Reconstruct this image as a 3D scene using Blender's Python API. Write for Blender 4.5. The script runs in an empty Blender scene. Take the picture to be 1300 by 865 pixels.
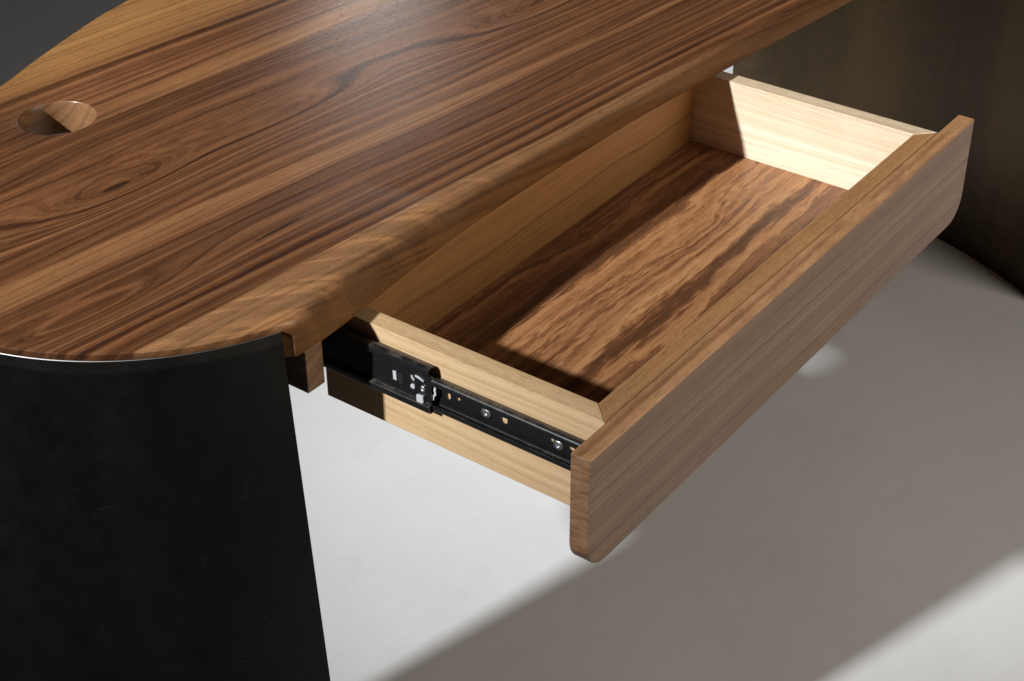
import bpy, bmesh, math, random
import numpy as np
from mathutils import Vector, Matrix

random.seed(4)
scene = bpy.context.scene
COL = scene.collection
ZF = 0.81                      # height of the drawer's rim above the floor

# ------------------------------------------------------------------ camera
cam_d = bpy.data.cameras.new('camera')
cam = bpy.data.objects.new('camera', cam_d)
COL.objects.link(cam)
cam_d.sensor_width = 36.0
cam_d.lens = 36.0 * 2112.63 / 1300.0
cam_d.clip_start = 0.02
cam_d.clip_end = 200.0
cam.matrix_world = Matrix(((0.59321, 0.45176, -0.66635, -0.8573),
                           (-0.80503, 0.32785, -0.49440, -0.8383),
                           (-0.00489, 0.82972, 0.55816, 0.7590 + ZF),
                           (0, 0, 0, 1)))
scene.camera = cam

# ------------------------------------------------------------------ light
world = bpy.data.worlds.new('World')
scene.world = world
world.use_nodes = True
bg = world.node_tree.nodes['Background']
bg.inputs[0].default_value = (0.85, 0.93, 1.0, 1)
bg.inputs[1].default_value = 0.011


def aim(o, tgt):
    o.rotation_euler = (Vector(tgt) - o.location).to_track_quat('-Z', 'Y').to_euler()


def lamp(name, kind, loc, tgt, power, color, **kw):
    d = bpy.data.lights.new(name, kind)
    d.energy = power
    d.color = color
    for k, v in kw.items():
        setattr(d, k, v)
    o = bpy.data.objects.new(name, d)
    COL.objects.link(o)
    o.location = loc
    aim(o, tgt)
    return o


# a focused spot far to the left throws the hard shadows; a warm soft box stands low at the front right
lamp('key_spot', 'SPOT', (-6.47, 1.85, 4.50 + ZF), (2.10, 0.14, 0.0), 5800, (0.975, 0.995, 1.01),
     spot_size=math.radians(17.6), spot_blend=1.0, shadow_soft_size=0.155)
lamp('fill_softbox', 'AREA', (1.1, -2.6, 1.55), (0.65, -0.2, 0.55), 41, (1.0, 0.91, 0.775),
     shape='RECTANGLE', size=1.6, size_y=1.2)
lamp('rim_softbox', 'AREA', (2.80, 2.42, ZF + 1.08), (0.46, 0.32, ZF), 3.2, (1.0, 0.97, 0.95),
     shape='DISK', size=0.38)

scene.view_settings.view_transform = 'Standard'
scene.view_settings.look = 'None'
scene.view_settings.exposure = 0.0
scene.view_settings.gamma = 1.0
scene.render.film_transparent = False
scene.cycles.max_bounces = 10
scene.cycles.diffuse_bounces = 6
scene.cycles.sample_clamp_indirect = 6.0


# ------------------------------------------------------------------ node helpers
class NT:
    def __init__(self, name):
        self.mat = bpy.data.materials.new(name)
        self.mat.use_nodes = True
        self.t = self.mat.node_tree
        self.t.nodes.clear()
        self.out = self.new('ShaderNodeOutputMaterial')
        self.bsdf = self.new('ShaderNodeBsdfPrincipled')
        self.link(self.bsdf.outputs[0], self.out.inputs[0])

    def new(self, kind, **kw):
        n = self.t.nodes.new(kind)
        for k, v in kw.items():
            setattr(n, k, v)
        return n

    def link(self, a, b):
        self.t.links.new(a, b)

    def put(self, sock, v):
        if isinstance(v, (int, float)):
            sock.default_value = v
        elif isinstance(v, (tuple, list)):
            if sock.type == 'RGBA':
                sock.default_value = tuple(v[:3]) + (1,)
            else:
                sock.default_value = v
        else:
            self.link(v, sock)

    def m(self, op, a, b=0.0, c=0.0, clamp=False):
        n = self.new('ShaderNodeMath', operation=op, use_clamp=clamp)
        self.put(n.inputs[0], a)
        self.put(n.inputs[1], b)
        self.put(n.inputs[2], c)
        return n.outputs[0]

    def add(self, a, b): return self.m('ADD', a, b)
    def mul(self, a, b): return self.m('MULTIPLY', a, b)
    def sub(self, a, b): return self.m('SUBTRACT', a, b)

    def ss(self, x, lo, hi):
        """smooth step of x from lo to hi"""
        n = self.new('ShaderNodeMapRange', interpolation_type='SMOOTHSTEP')
        self.put(n.inputs[0], x)
        self.put(n.inputs[1], lo)
        self.put(n.inputs[2], hi)
        return n.outputs[0]

    def xyz(self, x, y, z):
        n = self.new('ShaderNodeCombineXYZ')
        for s, v in zip(n.inputs, (x, y, z)):
            self.put(s, v)
        return n.outputs[0]

    def noise(self, vec, scale=1.0, detail=2.0, rough=0.5, dist=0.0):
        n = self.new('ShaderNodeTexNoise')
        self.put(n.inputs['Vector'], vec)
        n.inputs['Scale'].default_value = scale
        n.inputs['Detail'].default_value = detail
        n.inputs['Roughness'].default_value = rough
        n.inputs['Distortion'].default_value = dist
        return n.outputs[0]

    def noise1(self, w, detail=2.0, rough=0.5):
        n = self.new('ShaderNodeTexNoise', noise_dimensions='1D')
        self.put(n.inputs['W'], w)
        n.inputs['Scale'].default_value = 1.0
        n.inputs['Detail'].default_value = detail
        n.inputs['Roughness'].default_value = rough
        return n.outputs[0]

    def ramp(self, f, stops):
        n = self.new('ShaderNodeValToRGB')
        el = n.color_ramp.elements
        while len(el) < len(stops):
            el.new(0.5)
        for e, (p, c) in zip(el, stops):
            e.position = p
            e.color = tuple(c) + (1,)
        self.put(n.inputs[0], f)
        return n.outputs[0]

    def mix(self, f, a, b, mode='MIX'):
        n = self.new('ShaderNodeMix', data_type='RGBA', blend_type=mode)
        self.put(n.inputs[0], f)
        self.put(n.inputs[6], a)
        self.put(n.inputs[7], b)
        return n.outputs[2]

    def coords(self, off, angle=0.0):
        tc = self.new('ShaderNodeTexCoord')
        a = self.new('ShaderNodeVectorMath', operation='ADD')
        self.link(tc.outputs['Object'], a.inputs[0])
        a.inputs[1].default_value = off
        r = self.new('ShaderNodeVectorRotate', rotation_type='Z_AXIS')
        self.link(a.outputs[0], r.inputs['Vector'])
        r.inputs['Angle'].default_value = -angle
        s = self.new('ShaderNodeSeparateXYZ')
        self.link(r.outputs[0], s.inputs[0])
        return s.outputs[0], s.outputs[1], s.outputs[2]

    def finish(self, color, rough, bump=None, bstr=0.1, bdist=0.001, metallic=0.0, spec=0.5):
        self.put(self.bsdf.inputs['Base Color'], color)
        self.put(self.bsdf.inputs['Roughness'], rough)
        self.put(self.bsdf.inputs['Metallic'], metallic)
        self.put(self.bsdf.inputs['Specular IOR Level'], spec)
        if bump is not None:
            b = self.new('ShaderNodeBump')
            b.inputs['Strength'].default_value = bstr
            b.inputs['Distance'].default_value = bdist
            self.link(bump, b.inputs['Height'])
            self.link(b.outputs[0], self.bsdf.inputs['Normal'])
        return self.mat


def wood(name, off, angle, seed, stops, ring=95.0, warp=0.05, su=2.2, sv=11.0, eyes=(), zgain=0.7,
         tone=0.35, pore=0.5, rough=0.38, extra=None, fine=0.35, ringdet=4.0, spec=0.5, bstr=0.12, rag=0.003, gain=1.75, lines=0.55, edge_rough=None, feather=0.003):
    """solid wood: growth rings follow a warped field; u runs along the grain, v across it"""
    n = NT(name)
    u, v, z = n.coords(off, angle)
    us, vs, zs = n.add(u, seed), n.add(v, seed * 1.7), n.add(z, seed * 0.6)
    w1 = n.noise(n.xyz(n.mul(us, su), n.mul(vs, sv), n.mul(zs, sv)), 1.0, 1.5, 0.45)
    w2 = n.noise(n.xyz(n.mul(us, su * 5), n.mul(vs, sv * 3.5), n.mul(zs, sv * 3)), 1.0, 2.0, 0.5)
    phi = n.add(v, n.mul(z, zgain))
    phi = n.add(phi, n.mul(n.sub(w1, 0.5), warp * 2))
    phi = n.add(phi, n.mul(n.sub(w2, 0.5), warp * 0.22))
    w3 = n.noise(n.xyz(n.mul(us, su * 9), n.mul(vs, sv * 14), n.mul(zs, sv * 12)), 1.0, 3.0, 0.6)
    phi = n.add(phi, n.mul(n.sub(w3, 0.5), rag))
    w4 = n.noise(n.xyz(n.mul(us, 24), n.mul(vs, 420), n.mul(zs, 420)), 1.0, 4.0, 0.7)
    phi = n.add(phi, n.mul(n.sub(w4, 0.5), feather))
    for (u0, v0, eu, ev, amp) in eyes:
        a = n.mul(n.sub(u, u0), 1.0 / eu)
        b = n.mul(n.sub(v, v0), 1.0 / ev)
        e = n.m('EXPONENT', n.mul(n.add(n.mul(a, a), n.mul(b, b)), -1.0))
        phi = n.add(phi, n.mul(e, amp))
    r1 = n.noise1(n.add(n.mul(phi, ring), seed * 13), ringdet, 0.55)
    r2 = n.noise1(n.add(n.mul(phi, ring * 0.17), seed * 7), 2.0, 0.5)
    f = n.add(n.mul(r1, 1.0 - tone), n.mul(r2, tone))
    # fibres run along the grain
    fib = n.noise(n.xyz(n.mul(us, 14), n.mul(vs, 520), n.mul(zs, 520)), 1.0, 3.0, 0.6)
    fib2 = n.noise(n.xyz(n.mul(us, 5), n.mul(vs, 130), n.mul(zs, 130)), 1.0, 3.0, 0.6)
    f = n.add(f, n.mul(n.sub(fib, 0.5), fine * 0.35))
    f = n.add(f, n.mul(n.sub(fib2, 0.5), fine * 0.5))
    f = n.m('ADD', n.mul(n.sub(f, 0.5), gain), 0.5, clamp=True)
    col = n.ramp(f, stops)
    if extra:
        col = extra(n, col, u, v, z, phi, f)
    # late-wood lines: thin dark threads along the rings
    r3 = n.noise1(n.add(n.mul(phi, ring * 1.1), seed * 3 + 40), 2.0, 0.5)
    ln = n.sub(1.0, n.ss(n.m('ABSOLUTE', n.sub(r3, 0.5)), 0.0, 0.030))
    ln = n.mul(ln, n.ss(n.noise(n.xyz(n.mul(us, 7), n.mul(vs, 60), n.mul(zs, 60)), 1.0, 1.0), 0.36, 0.60))
    col = n.mix(n.mul(ln, lines), col, n.mix(1.0, col, (0.36, 0.29, 0.26), 'MULTIPLY'))
    # open pores: short dark dashes
    po = n.noise(n.xyz(n.mul(us, 85), n.mul(vs, 900), n.mul(zs, 900)), 1.0, 2.0, 0.6)
    pm = n.ss(po, 0.56, 0.72)
    col = n.mix(n.mul(pm, pore), col, n.mix(1.0, col, (0.42, 0.34, 0.30), 'MULTIPLY'))
    # silk: slow cross-grain shimmer
    silk = n.noise(n.xyz(n.mul(us, 28), n.mul(vs, 9), n.mul(zs, 9)), 1.0, 2.0, 0.5)
    col = n.mix(n.mul(n.ss(silk, 0.45, 0.75), 0.10), col, (1.0, 0.93, 0.85), 'SOFT_LIGHT')
    rr = n.add(rough, n.mul(n.sub(fib2, 0.5), 0.16))
    if edge_rough:
        rr = n.add(rr, n.mul(n.sub(1.0, n.ss(z, 0.0340, 0.0398)), edge_rough))
    h = n.sub(n.mul(fib, 0.35), pm)
    if edge_rough:
        spec = n.add(n.mul(n.ss(z, 0.0340, 0.0398), spec - 0.12), 0.12)
    return n.finish(col, rr, h, bstr, 0.0006, spec=spec)


# ------------------------------------------------------------------ mesh helpers
def link_mesh(name, bm, mats, parent=None, smooth=False, origin=None, bevel=0.0, seg=2):
    """vertices are given in metres from (0, 0, drawer rim); origin is the parent's place in the world"""
    o3 = Vector(origin) if origin is not None else Vector((0, 0, 0))
    bmesh.ops.translate(bm, verts=bm.verts, vec=Vector((0, 0, ZF)) - o3)
    bmesh.ops.recalc_face_normals(bm, faces=bm.faces)
    me = bpy.data.meshes.new(name)
    bm.to_mesh(me)
    bm.free()
    for m_ in (mats if isinstance(mats, (list, tuple)) else [mats]):
        me.materials.append(m_)
    if smooth:
        me.shade_smooth()
        me.set_sharp_from_angle(angle=math.radians(38))
    o = bpy.data.objects.new(name, me)
    COL.objects.link(o)
    if parent is not None:
        o.parent = parent
    if bevel:
        b = o.modifiers.new('bevel', 'BEVEL')
        b.width = bevel
        b.segments = seg
        b.limit_method = 'ANGLE'
        b.angle_limit = math.radians(35)
        b.harden_normals = False
    return o


def extrude_poly(poly, axis, lo, hi, bm=None):
    """poly: list of 2-D points in the plane normal to axis (x: (y,z), y: (x,z), z: (x,y))"""
    bm = bm or bmesh.new()

    def P(a, b, c):
        return {'x': (c, a, b), 'y': (a, c, b), 'z': (a, b, c)}[axis]
    A = [bm.verts.new(P(a, b, lo)) for a, b in poly]
    B = [bm.verts.new(P(a, b, hi)) for a, b in poly]
    bm.faces.new(A)
    bm.faces.new(B)
    k = len(poly)
    for i in range(k):
        j = (i + 1) % k
        bm.faces.new((A[i], A[j], B[j], B[i]))
    return bm


def box(x0, x1, y0, y1, z0, z1, bm=None):
    return extrude_poly([(x0, y0), (x1, y0), (x1, y1), (x0, y1)], 'z', z0, z1, bm)


def sheet(profile, t, y0, y1, bm=None):
    """thin folded sheet: profile [(x,z)] thickened by t and drawn along y"""
    P = np.array(profile)
    T = np.gradient(P, axis=0)
    T /= np.linalg.norm(T, axis=1)[:, None]
    Nn = np.stack([-T[:, 1], T[:, 0]], 1)
    Q = P + Nn * t
    poly = [tuple(p) for p in P] + [tuple(p) for p in Q[::-1]]
    bm = bm or bmesh.new()
    k = len(P)
    rows = []
    for y in (y0, y1):
        rows.append([bm.verts.new((x, y, z)) for x, z in poly])
    n = len(poly)
    for i in range(n):
        j = (i + 1) % n
        bm.faces.new((rows[0][i], rows[0][j], rows[1][j], rows[1][i]))
    for r in rows:
        for i in range(k - 1):
            bm.faces.new((r[i], r[i + 1], r[n - 2 - i], r[n - 1 - i]))
    return bm


def plate_with_holes(outer, holes, x0, x1):
    """plate in the y-z plane, through holes, thickness x0..x1"""
    bm = bmesh.new()
    edges, loops = [], []
    for loop in [outer] + holes:
        vs = [bm.verts.new((x0, y, z)) for y, z in loop]
        loops.append(vs)
        for i in range(len(vs)):
            edges.append(bm.edges.new((vs[i], vs[(i + 1) % len(vs)])))
    g = bmesh.ops.triangle_fill(bm, use_beauty=True, use_dissolve=False, edges=edges)
    faces = [f for f in g['geom'] if isinstance(f, bmesh.types.BMFace)]
    e = bmesh.ops.extrude_face_region(bm, geom=faces, use_keep_orig=True)
    vs = [v for v in e['geom'] if isinstance(v, bmesh.types.BMVert)]
    bmesh.ops.translate(bm, verts=vs, vec=(x1 - x0, 0, 0))
    return bm


def slot(cy, cz, hw, hh, k=8):
    """obround hole outline, longer in z"""
    pts = []
    s = max(hh - hw, 0)
    for i in range(k + 1):
        a = math.pi * i / k
        pts.append((cy + hw * math.cos(a), cz + s + hw * math.sin(a)))
    for i in range(k + 1):
        a = math.pi + math.pi * i / k
        pts.append((cy + hw * math.cos(a), cz - s + hw * math.sin(a)))
    if s == 0:
        pts = [p for i, p in enumerate(pts) if i not in (k, 2 * k + 1)]
    return pts


def lathe_x(cx, cy, cz, prof, k=20, bm=None):
    """lathe about an axis parallel to x; prof [(dx, r)]"""
    bm = bm or bmesh.new()
    rings = []
    for dx, r in prof:
        if r == 0:
            rings.append([bm.verts.new((cx + dx, cy, cz))])
        else:
            rings.append([bm.verts.new((cx + dx, cy + r * math.cos(2 * math.pi * i / k),
                                        cz + r * math.sin(2 * math.pi * i / k))) for i in range(k)])
    for a, b in zip(rings, rings[1:]):
        for i in range(k):
            j = (i + 1) % k
            if len(a) == 1:
                bm.faces.new((a[0], b[i], b[j]))
            elif len(b) == 1:
                bm.faces.new((a[i], a[j], b[0]))
            else:
                bm.faces.new((a[i], a[j], b[j], b[i]))
    return bm


def thing(name, loc, label, cat):
    o = bpy.data.objects.new(name, None)
    COL.objects.link(o)
    o.location = loc
    o.empty_display_size = 0.1
    o['label'] = label
    o['category'] = cat
    return o


# ------------------------------------------------------------------ materials
DESK_AT = (0.75, 0.25, 0.0)
DRAWER_AT = (0.30, -0.15, ZF - 0.112)
off_desk = (DESK_AT[0], DESK_AT[1], DESK_AT[2] - ZF)
off_dr = (DRAWER_AT[0], DRAWER_AT[1], DRAWER_AT[2] - ZF)
GR = math.atan(-0.112)          # grain direction of the top

WAL = [(0.0, (0.020, 0.008, 0.005)), (0.22, (0.054, 0.0205, 0.0095)), (0.48, (0.122, 0.049, 0.0205)),
       (0.75, (0.203, 0.085, 0.035)), (1.0, (0.310, 0.143, 0.062))]
STRIP = (0.262, 0.122, 0.050)
GOLD = (0.345, 0.168, 0.056)
SAP = (0.25, 0.126, 0.056)


HOLE = (0.0541, 0.3853)


def end_dark(n, col, u, z):
    """the sawn round end drinks more oil than the face"""
    m_ = n.mul(n.sub(1.0, n.ss(z, 0.0384, 0.0394)), n.sub(1.0, n.ss(u, -0.10, -0.085)))
    return n.mix(n.mul(m_, 0.9), col, n.mix(1.0, col, (0.50, 0.45, 0.42), 'MULTIPLY'))


def line_d(n, u, v, pts, ang):
    """signed distance across the grain from a line given by two plan points"""
    ca, sa = math.cos(-ang), math.sin(-ang)
    q = [(x * ca - y * sa, x * sa + y * ca) for x, y in pts]
    s = (q[1][1] - q[0][1]) / (q[1][0] - q[0][0])
    c = q[0][1] - s * q[0][0]
    return n.sub(v, n.add(n.mul(u, s), c))


def fine_tint(n, col, base, f, k=0.55):
    """a wood of plain colour whose rings still show faintly"""
    g = n.ramp(f, [(0.0, tuple(c * 0.60 for c in base)), (0.5, base), (1.0, tuple(min(c * 1.22, 1) for c in base))])
    return g


def extra_back(n, col, u, v, z, phi, f):
    d1 = line_d(n, u, v, [(-0.04, 0.355), (0.471, 0.308)], GR)          # joint with the middle board
    wob = n.mul(n.sub(n.noise(n.xyz(n.mul(u, 9), n.mul(v, 40), 0.0), 1.0, 2.0), 0.5), 0.02)
    d1 = n.add(d1, wob)
    strip = n.sub(1.0, n.ss(d1, 0.018, 0.036))
    strip = n.mul(strip, n.mul(n.ss(u, -0.06, 0.20), n.sub(1.0, n.mul(n.ss(u, 0.35, 0.55), 0.7))))
    col = n.mix(n.mul(strip, 0.85), col, fine_tint(n, col, STRIP, f))
    dg = line_d(n, u, v, [(0.0, 0.470), (0.384, 0.432)], GR)
    dg = n.add(dg, n.mul(wob, 1.2))
    col = n.mix(n.mul(n.ss(dg, -0.035, 0.05), 0.9), col, fine_tint(n, col, GOLD, f))
    # cable hole wall: sanded end grain, lightened further with painted-in light
    hx, hy = plan(*HOLE)
    dx, dy = n.sub(u, hx), n.sub(v, hy)
    rad = n.m('SQRT', n.add(n.mul(dx, dx), n.mul(dy, dy)))
    inside = n.mul(n.sub(1.0, n.ss(rad, 0.0376, 0.0386)), n.sub(1.0, n.ss(z, 0.0388, 0.0397)))
    col = n.mix(n.mul(inside, 0.75), col, fine_tint(n, col, (0.215, 0.114, 0.053), f))
    return end_dark(n, col, u, z)


def extra_mid(n, col, u, v, z, phi, f):
    d2 = line_d(n, u, v, [(-0.204, 0.155), (0.30, 0.098)], GR)
    wob = n.mul(n.sub(n.noise(n.xyz(n.mul(u, 6), n.mul(v, 50), 0.0), 1.0, 2.0), 0.5), 0.008)
    wid = n.m('MAXIMUM', n.add(n.mul(u, -0.050), 0.0195), -0.006)
    d = n.sub(n.add(d2, wob), wid)
    s = n.sub(1.0, n.ss(d, -0.002, 0.003))
    col = n.mix(n.mul(s, 0.9), col, fine_tint(n, col, STRIP, f))
    col = knot(n, col, u, v, -0.008, 0.234, 0.016, 0.0042, 0.8)
    col = knot(n, col, u, v, 0.028, 0.231, 0.012, 0.0026, 0.5)
    return end_dark(n, col, u, z)


def extra_front(n, col, u, v, z, phi, f):
    ca, sa = math.cos(-GR), math.sin(-GR)
    # sapwood boundary seen from above: nearly straight near the corner, running out to the right
    d = line_d(n, u, v, [(-0.177, 0.024), (0.31, -0.022)], GR)
    wob = n.mul(n.sub(n.noise(n.xyz(n.mul(u, 5), n.mul(v, 30), 0.0), 1.0, 2.0), 0.5), 0.012)
    s = n.sub(1.0, n.ss(n.add(d, wob), -0.0015, 0.0015))
    col = n.mix(n.mul(s, 0.92), col, fine_tint(n, col, SAP, f))
    # curly ripple running across the sapwood near the corner
    rp = n.noise(n.xyz(n.add(n.mul(u, 34), n.mul(v, 55)), n.mul(v, 9), n.mul(z, 20)), 1.0, 3.0, 0.55, 0.8)
    rm = n.mul(n.ss(rp, 0.47, 0.62), n.mul(s, n.sub(1.0, n.ss(u, 0.05, 0.35))))
    col = n.mix(n.mul(rm, 0.75), col, n.mix(1.0, col, (1.75, 1.7, 1.6), 'MULTIPLY'))
    # cambium line along the rounded edge: greyish brown streaks
    g = n.noise(n.xyz(n.mul(u, 10), n.mul(z, 160), n.mul(v, 120)), 1.0, 3.0)
    gz = n.mul(n.ss(g, 0.50, 0.68), n.mul(s, n.sub(1.0, n.ss(z, 0.0330, 0.0395))))
    col = n.mix(n.mul(gz, 0.45), col, (0.16, 0.100, 0.052))
    # outer sapwood under the rounding is a deeper brown
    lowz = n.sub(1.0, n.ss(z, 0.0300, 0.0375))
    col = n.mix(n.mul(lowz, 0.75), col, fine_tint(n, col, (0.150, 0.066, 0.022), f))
    col = knot(n, col, u, v, 0.022, 0.063, 0.030, 0.0022, 0.85, 0.045)
    return end_dark(n, col, u, z)


def knot(n, col, u, v, x, y, lu, lv, k, tilt=0.0):
    """small dark knot or resin streak lying along the grain"""
    a0, b0 = plan(x, y)
    du = n.sub(u, a0)
    dv = n.sub(n.sub(v, b0), n.mul(du, tilt))
    wv = n.noise(n.xyz(n.mul(u, 120), n.mul(v, 420), 2.0), 1.0, 2.0)
    q = n.add(n.m('POWER', n.m('ABSOLUTE', n.mul(du, 1 / lu)), 2.0), n.m('POWER', n.m('ABSOLUTE', n.mul(dv, 1 / lv)), 2.0))
    q = n.add(q, n.mul(n.sub(wv, 0.5), 1.1))
    m_ = n.sub(1.0, n.ss(q, 0.25, 1.5))
    return n.mix(n.mul(m_, k), col, (0.014, 0.007, 0.004))


def plan(u, v, ang=GR):
    """plan point -> grain frame"""
    ca, sa = math.cos(-ang), math.sin(-ang)
    return (u * ca - v * sa, u * sa + v * ca)


def eye(x, y, eu, ev, amp):
    a, b = plan(x, y)
    return (a, b, eu, ev, amp)


M = {}
M['board_back'] = wood('walnut_back_board', off_desk, GR, 3.1, WAL, ring=105, warp=0.018, extra=extra_back, fine=0.5, pore=0.65, gain=1.9, rough=0.29)
M['board_mid'] = wood('walnut_middle_board', off_desk, GR, 7.7, WAL, ring=112, warp=0.024,
                      eyes=(eye(-0.01, 0.232, 0.095, 0.030, 0.050), eye(0.185, 0.212, 0.12, 0.026, 0.042),
                            eye(0.56, 0.165, 0.16, 0.038, 0.06), eye(0.95, 0.15, 0.2, 0.04, 0.06)),
                      extra=extra_mid, fine=0.5, pore=0.65, gain=1.9, rough=0.27)
M['board_front'] = wood('walnut_front_board', off_desk, GR, 12.3, WAL, ring=128, warp=0.014,
                        eyes=(eye(-0.16, 0.090, 0.11, 0.022, 0.035), eye(0.30, 0.035, 0.3, 0.02, 0.012)),
                        extra=extra_front, fine=0.5, pore=0.65, gain=1.9, rough=0.30, edge_rough=0.24)
M['bottom'] = wood('walnut_drawer_bottom', off_dr, 0.0, 21.4,
                   [(0.0, (0.075, 0.029, 0.012)), (0.30, (0.150, 0.060, 0.024)), (0.48, (0.255, 0.108, 0.043)),
                    (0.62, (0.375, 0.172, 0.070)), (1.0, (0.50, 0.255, 0.110))],
                   ring=70, warp=0.030, su=4.5, sv=10, tone=0.30, rough=0.46, pore=0.6, rag=0.016, gain=2.45, fine=0.55, lines=0.30, feather=0.022,
                   eyes=((0.40, -0.125, 0.07, 0.022, 0.022), (0.30, -0.15, 0.12, 0.03, -0.018)))
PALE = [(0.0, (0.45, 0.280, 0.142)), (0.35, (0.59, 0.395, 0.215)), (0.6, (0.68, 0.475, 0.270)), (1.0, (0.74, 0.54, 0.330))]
PALE_LIT = [(0.0, (0.60, 0.45, 0.28)), (0.35, (0.72, 0.58, 0.41)), (0.6, (0.79, 0.66, 0.49)), (1.0, (0.84, 0.73, 0.57))]  # lit version of the side wood: strong light on the far side painted in
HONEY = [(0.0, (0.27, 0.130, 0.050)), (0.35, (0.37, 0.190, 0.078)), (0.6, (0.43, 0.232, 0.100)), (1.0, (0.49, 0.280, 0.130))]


def extra_rim(n, col, u, v, z, phi, f):
    """planed top edges show open, speckled pores"""
    top = n.ss(z, -0.0016, -0.0006)
    g_ = n.noise(n.xyz(n.mul(u, 90), n.mul(v, 950), 1.0), 1.0, 3.0, 0.65)
    sh = n.ramp(g_, [(0.34, (0.66, 0.58, 0.49)), (0.52, (0.90, 0.86, 0.81)), (0.70, (1.0, 0.98, 0.95))])
    return n.mix(n.mul(top, 0.8), col, n.mix(1.0, col, sh, 'MULTIPLY'))


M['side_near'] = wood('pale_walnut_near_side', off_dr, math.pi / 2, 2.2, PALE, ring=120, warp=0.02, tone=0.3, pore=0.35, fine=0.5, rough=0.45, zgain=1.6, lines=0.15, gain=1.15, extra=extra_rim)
M['side_far'] = wood('pale_walnut_far_side_lit', off_dr, math.pi / 2, 5.9, PALE_LIT, ring=75, warp=0.02, tone=0.45, pore=0.2, rough=0.5, zgain=1.6, lines=0.22, gain=2.1, extra=extra_rim)
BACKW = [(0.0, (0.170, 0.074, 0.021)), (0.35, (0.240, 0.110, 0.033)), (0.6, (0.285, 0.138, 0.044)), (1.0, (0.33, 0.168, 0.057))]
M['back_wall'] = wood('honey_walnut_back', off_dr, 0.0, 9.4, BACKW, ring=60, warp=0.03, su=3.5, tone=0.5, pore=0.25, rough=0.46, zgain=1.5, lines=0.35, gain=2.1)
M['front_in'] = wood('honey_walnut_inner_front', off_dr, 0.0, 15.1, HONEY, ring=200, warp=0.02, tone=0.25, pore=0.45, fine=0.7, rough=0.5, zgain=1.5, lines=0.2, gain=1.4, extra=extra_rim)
FRONT = [(0.0, (0.100, 0.056, 0.034)), (0.3, (0.178, 0.105, 0.066)), (0.6, (0.240, 0.145, 0.092)), (1.0, (0.31, 0.198, 0.130))]


def extra_face(n, col, u, v, z, phi, f):
    # long-grain top edge is redder than the face; chevron figure shows on it
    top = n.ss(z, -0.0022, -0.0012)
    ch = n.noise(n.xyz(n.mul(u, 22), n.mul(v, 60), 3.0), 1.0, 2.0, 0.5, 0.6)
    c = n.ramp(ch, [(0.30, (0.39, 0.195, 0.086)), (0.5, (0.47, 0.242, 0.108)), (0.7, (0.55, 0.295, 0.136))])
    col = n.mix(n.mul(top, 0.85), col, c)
    # sawn end grain, close cross lines; colour lifted to stand in for key light
    e_ = n.sub(1.0, n.ss(u, -0.0464, -0.0456))
    g_ = n.noise(n.xyz(n.mul(u, 20), n.mul(v, 40), n.mul(z, 330)), 1.0, 3.0, 0.6)
    ec = n.ramp(g_, [(0.32, (0.200, 0.100, 0.050)), (0.5, (0.300, 0.162, 0.086)), (0.68, (0.370, 0.210, 0.116))])
    return n.mix(n.mul(e_, 0.9), col, ec)


M['face'] = wood('walnut_drawer_face', off_dr, 0.0, 18.8, FRONT, ring=90, warp=0.012, su=1.6, tone=0.6, gain=2.2, pore=0.75,
                 fine=0.5, rough=0.42, zgain=2.2, extra=extra_face)
M['block'] = wood('walnut_runner', off_desk, math.pi / 2, 30.2,
                  [(0.0, (0.10, 0.050, 0.024)), (0.5, (0.19, 0.105, 0.052)), (1.0, (0.28, 0.165, 0.086))], ring=90, warp=0.02, zgain=1.4)


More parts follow.
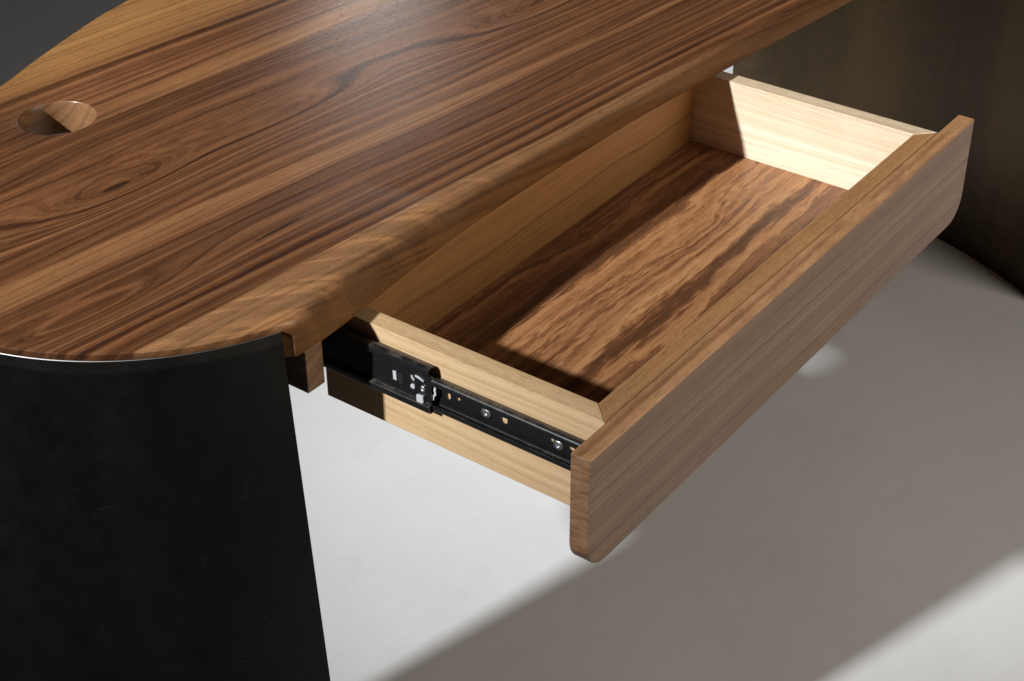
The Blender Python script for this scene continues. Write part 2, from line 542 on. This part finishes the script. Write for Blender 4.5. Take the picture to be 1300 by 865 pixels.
def steel(name, off, col_a, col_b, rough, streak=True, metallic=1.0, scratch=True, fq=10.0, mw=0.3):
    n = NT(name)
    u, v, z = n.coords(off, 0.0)
    big = n.noise(n.xyz(n.mul(u, fq), n.mul(v, fq), n.mul(z, 0.5 if streak else 6)), 1.0, 3.0, 0.5)
    mot = n.noise(n.xyz(u, v, z), 38.0, 5.0, 0.65)
    f = n.add(n.mul(big, 1.0 - mw), n.mul(mot, mw))
    col = n.ramp(f, [(0.36, col_a), (0.64, col_b)])
    rr = n.add(rough, n.mul(n.sub(mot, 0.5), 0.25))
    if scratch:
        sc = n.noise(n.xyz(n.mul(u, 60), n.mul(v, 60), n.mul(z, 420)), 1.0, 2.0, 0.6, 0.4)
        area = n.noise(n.xyz(u, v, z), 11.0, 2.0, 0.5)
        sm = n.mul(n.ss(sc, 0.66, 0.80), n.ss(area, 0.48, 0.66))
        col = n.mix(n.mul(sm, 0.45), col, (0.17, 0.15, 0.125))
        sp = n.noise(n.xyz(u, v, z), 260.0, 1.0, 0.5)
        spm = n.mul(n.ss(sp, 0.76, 0.80), n.ss(area, 0.55, 0.70))
        col = n.mix(n.mul(spm, 0.22), col, (0.20, 0.18, 0.15))
        # long hair-line scratches
        vo = n.new('ShaderNodeTexVoronoi', feature='DISTANCE_TO_EDGE')
        vo.inputs['Scale'].default_value = 7.0
        dw = n.noise(n.xyz(u, v, z), 5.0, 2.0, 0.5)
        n.link(n.xyz(n.add(u, n.mul(dw, 0.25)), n.add(v, n.mul(dw, 0.2)), n.mul(z, 0.8)), vo.inputs['Vector'])
        hl = n.mul(n.sub(1.0, n.ss(vo.outputs['Distance'], 0.0, 0.006)), n.ss(n.noise(n.xyz(u, v, z), 14.0, 3.0, 0.7), 0.56, 0.66))
        col = n.mix(n.mul(hl, 0.14), col, (0.16, 0.145, 0.125))
        dust = n.mul(n.ss(n.noise(n.xyz(u, v, z), 420.0, 1.0), 0.70, 0.78), n.ss(area, 0.46, 0.62))
        col = n.mix(n.mul(dust, 0.35), col, (0.19, 0.17, 0.15))
        # hand-worn band just under the rim
        wob = n.mul(n.sub(n.noise(n.xyz(n.mul(u, 30), n.mul(v, 30), 1.0), 1.0, 3.0), 0.5), 0.010)
        band = n.ss(n.add(z, wob), 0.0195, 0.0245)
        col = n.mix(n.mul(band, 0.28), col, (0.105, 0.100, 0.095))
    return n.finish(col, rr, mot, 0.05, 0.001, metallic)


M['leg_near'] = steel('blackened_steel', off_desk, (0.024, 0.024, 0.0245), (0.036, 0.0355, 0.035), 0.50)
M['leg_far'] = steel('patinated_steel', off_desk, (0.040, 0.032, 0.024), (0.104, 0.070, 0.038), 0.44, scratch=False, fq=5.0, mw=0.36)
M['bare'] = NT('worn_bare_steel').finish((0.25, 0.245, 0.24), 0.50, metallic=1.0)
def black_zinc():
    n = NT('black_zinc_rail')
    u, v, z = n.coords((0, 0, 0))
    sp = n.noise(n.xyz(u, v, z), 900.0, 2.0, 0.6)
    area = n.noise(n.xyz(u, n.mul(v, 1.0), z), 60.0, 2.0, 0.5)
    # sawdust lies on the faces that look up
    gn = n.new('ShaderNodeNewGeometry')
    sx = n.new('ShaderNodeSeparateXYZ')
    n.link(gn.outputs['Normal'], sx.inputs[0])
    up = n.ss(sx.outputs[2], 0.35, 0.9)
    m_ = n.mul(n.ss(sp, 0.70, 0.76), n.ss(area, 0.50, 0.66))
    lie = n.mul(n.mul(up, n.ss(area, 0.42, 0.62)), n.ss(sp, 0.38, 0.62))
    m_ = n.m('MAXIMUM', m_, n.mul(lie, 0.55))
    col = n.mix(n.mul(m_, 0.5), (0.010, 0.010, 0.011), (0.30, 0.24, 0.17))
    rr = n.add(0.20, n.mul(n.noise(n.xyz(u, v, z), 140.0, 3.0), 0.22))
    return n.finish(col, rr, spec=0.55)


M['rail'] = black_zinc()
M['zinc'] = NT('bright_zinc').finish((0.66, 0.67, 0.69), 0.38, metallic=1.0)
M['clip'] = NT('grey_nylon_clip').finish((0.52, 0.54, 0.56), 0.45)
M['dark'] = NT('black_spacer_hole_shade').finish((0.015, 0.013, 0.012), 0.6)  # also colours the plates that stand for shade in the housing's openings


def floor_mat():
    n = NT('white_studio_floor')
    u, v, z = n.coords((0, 0, 0))
    a = n.noise(n.xyz(u, v, 0.0), 3.0, 4.0, 0.55)
    b = n.noise(n.xyz(n.mul(u, 1.0), n.mul(v, 2.0), 4.0), 26.0, 4.0, 0.6)
    col = n.ramp(n.add(n.mul(a, 0.7), n.mul(b, 0.3)), [(0.35, (0.70, 0.705, 0.715)), (0.65, (0.765, 0.77, 0.78))])
    sp = n.noise(n.xyz(u, v, 9.0), 70.0, 1.0, 0.5)
    col = n.mix(n.mul(n.ss(sp, 0.785, 0.80), 0.20), col, (0.40, 0.39, 0.37))
    sp2 = n.noise(n.xyz(n.mul(u, 1.0), n.mul(v, 1.6), 3.0), 190.0, 2.0, 0.6)
    col = n.mix(n.mul(n.ss(sp2, 0.74, 0.78), 0.22), col, (0.45, 0.43, 0.40))
    smg = n.noise(n.xyz(n.mul(u, 2.0), n.mul(v, 7.0), 6.0), 2.2, 5.0, 0.62, 0.5)
    col = n.mix(n.mul(n.ss(smg, 0.56, 0.72), 0.10), col, (0.50, 0.49, 0.475))
    rr = n.add(0.55, n.mul(n.sub(a, 0.5), 0.2))
    return n.finish(col, rr, b, 0.04, 0.002, spec=0.3)


M['floor'] = floor_mat()

# ------------------------------------------------------------------ floor
bm = bmesh.new()
S = 30.0
vs = [bm.verts.new(p) for p in ((-S, -S, -ZF), (S, -S, -ZF), (S, S, -ZF), (-S, S, -ZF))]
bm.faces.new(vs)
fl = link_mesh('floor', bm, M['floor'])
fl['kind'] = 'structure'

# ------------------------------------------------------------------ the desk
desk = thing('desk', DESK_AT, 'walnut slab desk with live front edge on curved blackened steel legs', 'desk')
ZT, ZB = 0.040, 0.004
C1, R1 = np.array([0.0045, 0.1990]), 0.2565          # near round end
C2, R2 = np.array([0.9033, 0.3726]), 0.8945          # far flat curve
A1 = math.radians(249.0)                             # where the near leg's steel starts
B1, B2 = math.radians(-34.0), math.radians(13.2)     # steel of the far leg


def catmull(pts, step=0.008):
    pts = np.array(pts, float)
    P = np.vstack([2 * pts[0] - pts[1], pts, 2 * pts[-1] - pts[-2]])
    out = []
    for i in range(1, len(P) - 2):
        k = max(1, int(np.linalg.norm(P[i + 1] - P[i]) / step))
        for j in range(k):
            t = j / k
            a, b, c, d = P[i - 1], P[i], P[i + 1], P[i + 2]
            out.append(0.5 * ((2 * b) + (-a + c) * t + (2 * a - 5 * b + 4 * c - d) * t * t + (-a + 3 * b - 3 * c + d) * t ** 3))
    out.append(pts[-1])
    return np.array(out)


def arc(c, r, a, b, step=0.006):
    k = max(2, int(abs(b - a) * r / step))
    return np.array([c + r * np.array([math.cos(a + (b - a) * i / k), math.sin(a + (b - a) * i / k)]) for i in range(k + 1)])


a_end = math.radians(196.5)
blunt = catmull([tuple(C1 + R1 * np.array([math.cos(a_end), math.sin(a_end)])), (-0.2600, 0.170), (-0.2960, 0.220), (-0.3440, 0.285), (-0.3860, 0.342), (-0.4050, 0.386)])[1:]


def leg_path(a):
    k = 40
    return np.vstack([[C1 + R1 * np.array([math.cos(a + (a_end - a) * i / k), math.sin(a + (a_end - a) * i / k)]) for i in range(k + 1)], blunt])


leg1 = leg_path(A1)
leg1_foot = leg_path(math.radians(256.2))            # the plate is cut on a slant: wider at the floor
tail = catmull([tuple(leg1[-1]), (-0.4080, 0.436), (-0.3780, 0.471), (-0.295, 0.482)])[1:]
back = catmull([tail[-1], (-0.150, 0.4740), (-0.028, 0.4710), (0.069, 0.489), (0.115, 0.5045), (0.162, 0.5190), (0.212, 0.5335),
                (0.258, 0.5450), (0.300, 0.5520), (0.45, 0.590), (0.75, 0.655), (1.10, 0.705), (1.42, 0.715),
                (1.64, 0.675), (1.735, 0.625), tuple(C2 + R2 * np.array([math.cos(B2), math.sin(B2)]))], 0.012)[1:-1]
leg2 = arc(C2, R2, B2, B1, 0.015)
front_pts = [tuple(leg2[-1]), (1.56, -0.205), (1.40, -0.185), (1.15, -0.128), (0.95, -0.084), (0.84, -0.069), (0.735, -0.0605),
             (0.668, -0.0560), (0.565, -0.0492), (0.4856, -0.0450), (0.430, -0.0425), (0.376, -0.0372), (0.2927, -0.0326),
             (0.225, -0.0305), (0.1727, -0.0298), (0.115, -0.0285), (0.0652, -0.0300), (0.022, -0.0325), (-0.0167, -0.0362), (-0.0467, -0.0415),
             (-0.065, -0.0450), (-0.0776, -0.0448), tuple(leg1[0])]
front = catmull(front_pts, 0.006)[1:-1]
outline = np.vstack([leg1, tail, back, leg2, front])
kind = ['leg'] * len(leg1) + ['edge'] * (len(tail) + len(back)) + ['leg'] * len(leg2) + ['live'] * len(front)
NO = len(outline)
# outward normals
nxt, prv = np.roll(outline, -1, 0), np.roll(outline, 1, 0)
tg = nxt - prv
tg /= np.linalg.norm(tg, axis=1)[:, None]
# the outline runs clockwise, so the outside lies to the left of the walk
outn = np.stack([-tg[:, 1], tg[:, 0]], 1)
if np.dot(outn[0], outline[0] - C1) < 0:
    outn = -outn
lowx = [-0.09, -0.066, -0.045, -0.016, 0.012, 0.05, 0.10, 0.16, 0.212, 0.255, 0.33, 0.431, 0.54, 0.589, 0.714, 0.85, 1.2]
lowy = [-0.0415, -0.0459, -0.0458, -0.0442, -0.0416, -0.0375, -0.0335, -0.0305, -0.0298, -0.0300, -0.0310, -0.0338, -0.0424, -0.0470, -0.0577, -0.071, -0.14]
levels = 9


def bump1(x):
    return (math.sin(x * 41 + 1.3) * 0.5 + math.sin(x * 93 + 0.4) * 0.3 + math.sin(x * 17.0) * 0.5) * 0.0011


def profile(i):
    p, n_ = outline[i], outn[i]
    k = kind[i]
    if k == 'leg':
        pr = [(0.0016, ZT), (0.0004, ZT - 0.0005), (0.0, ZT - 0.0014), (0.0, ZT - 0.0045), (0.0, 0.0334), (0.0078, 0.0331), (0.0078, 0.020), (0.0078, 0.010), (0.0078, ZB)]
    elif k == 'edge':
        pr = [(0.0034, ZT), (0.0014, ZT - 0.0007), (0.0003, ZT - 0.0022), (0.0, ZT - 0.005), (0.0, 0.028), (0.0, 0.022), (0.001, 0.014), (0.003, 0.007), (0.006, ZB)]
    else:
        x = p[0]
        lo = np.interp(x, lowx, lowy)
        dl = (p[1] - lo) if x < 0.9 else 0.0        # how far the foot of the edge stands out
        b = bump1(x)
        soft = 0.5 + 0.5 * min(max((x + 0.075) / 0.05, 0), 1)
        pr = [(0.0165 * soft + b, ZT), (0.0088 * soft + b * .8, ZT - 0.0009), (0.0036 * soft + b * .6, ZT - 0.0034),
              (0.0006 + b * .3, ZT - 0.0082), (-0.0008 - dl * 0.15 - b * .5, 0.025), (-0.0010 - dl * 0.4 - b, 0.018),
              (-0.0006 - dl * 0.7 - b * .5, 0.011), (0.0002 - dl * 0.95, 0.0062), (0.0012 - dl, ZB)]
    return [(p[0] - n_[0] * a, p[1] - n_[1] * a, z) for a, z in pr]


HC, HR = np.array(HOLE), 0.0367


def slab():
    bm = bmesh.new()
    rows = [[bm.verts.new(c) for c in profile(i)] for i in range(NO)]
    for i in range(NO):
        j = (i + 1) % NO
        for l in range(levels - 1):
            bm.faces.new((rows[i][l], rows[j][l], rows[j][l + 1], rows[i][l + 1]))
    K = 72
    hp = [(0.0016, ZT), (0.0005, ZT - 0.0006), (0.0, ZT - 0.0017), (0.0, ZB + 0.001), (0.001, ZB)]
    hr = [[bm.verts.new((HC[0] + (HR + a) * math.cos(2 * math.pi * i / K), HC[1] + (HR + a) * math.sin(2 * math.pi * i / K), z)) for a, z in hp] for i in range(K)]
    for i in range(K):
        j = (i + 1) % K
        for l in range(len(hp) - 1):
            bm.faces.new((hr[i][l], hr[j][l], hr[j][l + 1], hr[i][l + 1]))
    for a, b in ((0, 0), (levels - 1, len(hp) - 1)):
        ed = [bm.edges.get((rows[i][a], rows[(i + 1) % NO][a])) for i in range(NO)]
        ed += [bm.edges.get((hr[i][b], hr[(i + 1) % K][b])) for i in range(K)]
        bmesh.ops.triangle_fill(bm, use_beauty=True, use_dissolve=False, edges=ed)
    bmesh.ops.recalc_face_normals(bm, faces=bm.faces)
    return bm


J1 = ((-0.04, 0.355), (0.471, 0.308))
J2 = ((-0.204, 0.155), (0.602, 0.0545))


def cut(bm, j, keep_above, gap=0.00006):
    (x0, y0), (x1, y1) = j
    d = Vector((x1 - x0, y1 - y0, 0)).normalized()
    n_ = Vector((-d.y, d.x, 0))
    co = Vector((x0, y0, 0)) + n_ * (gap if keep_above else -gap)
    g = bmesh.ops.bisect_plane(bm, geom=bm.verts[:] + bm.edges[:] + bm.faces[:], dist=1e-7, plane_co=co, plane_no=n_,
                               clear_inner=keep_above, clear_outer=not keep_above)
    ed = [e for e in g['geom_cut'] if isinstance(e, bmesh.types.BMEdge)]
    bmesh.ops.triangle_fill(bm, use_beauty=True, edges=ed)


for mats, cuts, lab in ((M['board_back'], ((J1, True),), 'walnut board with the round cable hole and golden sapwood edge'),
                        (M['board_mid'], ((J1, False), (J2, True)), 'middle walnut board with oval cathedral figure'),
                        (M['board_front'], ((J2, False),), 'dark walnut board with pale sapwood along the live edge')):
    bm = slab()
    for j, ab in cuts:
        cut(bm, j, ab)
    o = link_mesh('tabletop_board', bm, mats, desk, smooth=True, origin=DESK_AT)
    o['label'] = lab


def steel_leg(path, nrm, foot, fnrm):
    """curved plate standing on the floor; a worn chamfer of bare steel along its top rim"""
    t, ch = 0.0062, 0.0005
    bm = bmesh.new()
    rings = []
    sec = [(0, -ZF + ch), (0, 0.0330 - ch), (ch, 0.0330), (t - ch, 0.0330), (t, 0.0330 - ch), (t, -ZF + ch), (t - ch, -ZF + 0.0003), (ch, -ZF + 0.0003)]
    for p, n_, q, m_ in zip(path, nrm, foot, fnrm):
        row = []
        for d, z in sec:
            a, b = (p, n_) if z > 0 else (q, m_)
            row.append(bm.verts.new((a[0] - b[0] * d, a[1] - b[1] * d, z)))
        rings.append(row)
    m = len(sec)
    for i in range(len(rings) - 1):
        for l in range(m):
            f = bm.faces.new((rings[i][l], rings[i][(l + 1) % m], rings[i + 1][(l + 1) % m], rings[i + 1][l]))
            if l in (1, 2, 3):
                f.material_index = 1
    for e in (0, -1):
        bm.faces.new(rings[e])
    return bm


def normals(path, centre):
    path = np.array(path)
    tg_ = np.gradient(path, axis=0)
    tg_ /= np.linalg.norm(tg_, axis=1)[:, None]
    n_ = np.stack([-tg_[:, 1], tg_[:, 0]], 1)
    return n_ if np.dot(n_[0], path[0] - centre) > 0 else -n_


bm = steel_leg(leg1, normals(leg1, C1), leg1_foot, normals(leg1_foot, C1))
o = link_mesh('steel_leg', bm, [M['leg_near'], M['bare']], desk, smooth=True, origin=DESK_AT)
o['label'] = 'scuffed black steel leg curved round the narrow end'
bm = steel_leg(leg2, normals(leg2, C2), leg2, normals(leg2, C2))
o = link_mesh('steel_leg', bm, [M['leg_far'], M['bare']], desk, smooth=True, origin=DESK_AT)
o['label'] = 'brown patinated steel leg seen from its hollow side'

W, TS, L = 0.600, 0.0186, 0.2899
for s in (0, 1):
    def X(x): return W - x if s else x
    xs = sorted((X(-0.0670), X(-0.0465)))
    bm = box(xs[0], xs[1], 0.035 if s else -0.0440, 0.42, -0.0380, ZB - 0.0003)
    link_mesh('runner_block', bm, M['block'], desk, origin=DESK_AT, bevel=0.0008)
    xs = sorted((X(-0.0462), X(-0.0130)))
    bm = box(xs[0], xs[1], 0.012, 0.40, -0.060, ZB - 0.0003)
    link_mesh('slide_spacer', bm, M['dark'], desk, origin=DESK_AT, bevel=0.0008)
    # slide housing: the C-shaped fixed member, its end shows beside the drawer
    prof = [(-0.0030, -0.0128), (-0.0060, -0.0112), (-0.0095, -0.0108), (-0.0120, -0.0122), (-0.0127, -0.0142), (-0.0127, -0.0178), (-0.0122, -0.0184),
            (-0.0096, -0.0190), (-0.0090, -0.0196), (-0.0090, -0.0204), (-0.0090, -0.0466), (-0.0090, -0.0474), (-0.0096, -0.0480), (-0.0122, -0.0486),
            (-0.0127, -0.0492), (-0.0127, -0.0536), (-0.0120, -0.0556), (-0.0095, -0.0569), (-0.0060, -0.0566), (-0.0030, -0.0552)]
    prof = [(X(x), z) for x, z in prof]
    bm = sheet(prof, 0.0013 * (1 if not s else -1), -0.1262, 0.30)
    hs = link_mesh('slide_housing', bm, M['rail'], desk, smooth=True, origin=DESK_AT)

    def sub(name, bm, mat, smooth=False, bevel=0.0):
        if s:
            bmesh.ops.transform(bm, matrix=Matrix.Translation((W, 0, 0)) @ Matrix.Scale(-1, 4, (1, 0, 0)), verts=bm.verts)
        return link_mesh(name, bm, mat, hs, smooth=smooth, origin=DESK_AT, bevel=bevel)
    xw = -0.0090                                   # outer face of the web
    sub('window_tab', extrude_poly([(-0.0865, -0.0292), (-0.0902, -0.0290), (-0.0905, -0.0378), (-0.0868, -0.0378)], 'x', xw - 0.0012, xw - 0.0002), M['clip'], bevel=0.0003)
    sub('window_shade_plate', extrude_poly(slot(-0.0938, -0.0345, 0.0028, 0.0052), 'x', xw - 0.0003, xw + 0.0004), M['dark'])  # dark plate standing for the shade inside the window
    sub('spring_hook', extrude_poly([(-0.1060, -0.0255), (-0.1078, -0.0262), (-0.1100, -0.0290), (-0.1092, -0.0305), (-0.1068, -0.0285)], 'x', xw - 0.0014, xw - 0.0002), M['clip'], bevel=0.0003)
    sub('spring_hook', extrude_poly([(-0.1105, -0.0238), (-0.1150, -0.0240), (-0.1198, -0.0262), (-0.1195, -0.0276), (-0.1150, -0.0262), (-0.1108, -0.0254)], 'x', xw - 0.0014, xw - 0.0002), M['clip'], bevel=0.0003)
    sub('hook_foot', lathe_x(xw, -0.1076, -0.0366, [(-0.0002, 0.0024), (-0.0012, 0.0023), (-0.0017, 0.0012), (-0.0018, 0.0)], 14), M['clip'], smooth=True)
    sub('hook_shade_plate', extrude_poly(slot(-0.1078, -0.0318, 0.0022, 0.0048), 'x', xw - 0.0003, xw + 0.0004), M['dark'])  # dark plate in place of the slot's inner shade
    sub('rivet', lathe_x(xw, -0.1183, -0.0344, [(-0.0002, 0.0027), (-0.0012, 0.0026), (-0.0016, 0.0019), (-0.0010, 0.0010), (-0.0007, 0.0)], 18), M['zinc'], smooth=True)
    sub('stop_tab', extrude_poly([(-0.1122, -0.0420), (-0.1192, -0.0412), (-0.1200, -0.0468), (-0.1180, -0.0492), (-0.1124, -0.0492)], 'x', xw - 0.0028, xw - 0.0002), M['clip'], bevel=0.0005)
    # scalloped ball retainer between the lips
    rp = []
    for i in range(25):
        z = -0.0205 - 0.0265 * i / 24
        w_ = 0.0011 * abs(math.sin(i / 24 * math.pi * 4)) + 0.0052 * math.sin(i / 24 * math.pi)
        rp.append((-0.1242 - w_, z))
    rp2 = [(y + 0.0022, z) for y, z in rp[::-1]]
    sub('ball_retainer', extrude_poly(rp + rp2, 'x', -0.0074, -0.0064), M['clip'])

# ------------------------------------------------------------------ the drawer
drawer = thing('drawer', DRAWER_AT, 'open drawer with pale wood sides and walnut front pulled from the desk', 'drawer')
ZI, ZD = -0.0827, -0.0970
g = 0.00012


def part(name, bm, mat, bevel=0.0009, seg=2, smooth=False, parent=None):
    return link_mesh(name, bm, mat, parent or drawer, origin=DRAWER_AT, bevel=bevel, seg=seg, smooth=smooth)


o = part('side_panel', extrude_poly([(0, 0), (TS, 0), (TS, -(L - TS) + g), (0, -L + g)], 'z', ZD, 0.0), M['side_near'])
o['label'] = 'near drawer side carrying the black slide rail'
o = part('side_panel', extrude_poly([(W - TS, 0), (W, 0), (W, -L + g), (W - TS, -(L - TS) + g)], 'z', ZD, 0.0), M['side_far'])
o['label'] = 'far drawer side, bright light painted into its pale wood'
part('inner_front_panel', extrude_poly([(g, -L), (TS + g, -(L - TS)), (W - TS - g, -(L - TS)), (W - g, -L)], 'z', ZD, -0.0001), M['front_in'])
part('back_panel', box(TS + g, W - TS - g, -TS, 0.0, ZD, 0.0), M['back_wall'])
part('bottom_panel', box(TS + 0.0006, W - TS - 0.0006, -(L - TS) + 0.0006, -TS - 0.0006, ZI - 0.007, ZI), M['bottom'], bevel=0)

# face panel with rounded lower corners
x0, x1, zt, zb, rc = -0.0469, 0.6481, 0.0008, -0.1119, 0.027
poly = [(x0, zt), (x1, zt)]
for i in range(13):
    a = -math.pi / 2 * i / 12
    poly.append((x1 - rc + rc * math.cos(a), zb + rc + rc * math.sin(a)))
for i in range(13):
    a = -math.pi / 2 - math.pi / 2 * i / 12
    poly.append((x0 + rc + rc * math.cos(a), zb + rc + rc * math.sin(a)))
part('face_panel', extrude_poly(poly, 'y', -L - 0.0178, -L - 0.0006), M['face'], bevel=0.0008, smooth=True)


def slide_rail(s):
    def mir(bm):
        if s:
            bmesh.ops.transform(bm, matrix=Matrix.Translation((W, 0, 0)) @ Matrix.Scale(-1, 4, (1, 0, 0)), verts=bm.verts)
        return bm
    ya, yb = -0.2885, 0.0
    zt_, zb_ = -0.0235, -0.0535
    holes = [slot(-0.1385, -0.0363, 0.0020, 0.0054), slot(-0.1486, -0.0368, 0.0020, 0.0020), slot(-0.1952, -0.0359, 0.0032, 0.0058),
             slot(-0.2424, -0.0361, 0.0024, 0.0030), slot(-0.2512, -0.0318, 0.0019, 0.0019), slot(-0.2608, -0.0362, 0.0028, 0.0032), slot(-0.0700, -0.0363, 0.0020, 0.0040)]
    zs = (zt_ - 0.0030, zb_ + 0.0030)
    bm = plate_with_holes([(ya, zs[1]), (yb, zs[1]), (yb, zs[0]), (ya, zs[0])], holes, -0.0016, -0.0004)
    # rolled lips
    top = [(-0.0012, zs[0]), (-0.0018, zt_ - 0.0020), (-0.0028, zt_ - 0.0006), (-0.0046, zt_), (-0.0066, zt_ - 0.0002), (-0.0076, zt_ - 0.0010), (-0.0080, zt_ - 0.0024), (-0.0079, zt_ - 0.0052)]
    bot = [(x, zt_ + zb_ - z) for x, z in top]
    sheet(top, -0.0011, ya, yb, bm)
    sheet(bot, 0.0011, ya, yb, bm)
    # back web of the lips lies on the wood
    box(-0.0034, -0.0004, ya, yb, zt_ - 0.0024, zt_ - 0.0008, bm)
    box(-0.0034, -0.0004, ya, yb, zb_ + 0.0008, zb_ + 0.0024, bm)
    r = part('slide_rail', mir(bm), M['rail'], bevel=0, smooth=True)
    for y, z in ((-0.1777, -0.0379), (-0.2487, -0.0384)):
        bm = lathe_x(-0.0016, y, z, [(0.0, 0.0052), (-0.0008, 0.0052), (-0.0016, 0.0047), (-0.0021, 0.0036), (-0.0024, 0.0022), (-0.0024, 0.0019), (-0.0010, 0.0009), (-0.0008, 0.0)], 24)
        sc = part('screw', mir(bm), M['zinc'], bevel=0, smooth=True, parent=r)
    return r


slide_rail(0)
slide_rail(1)
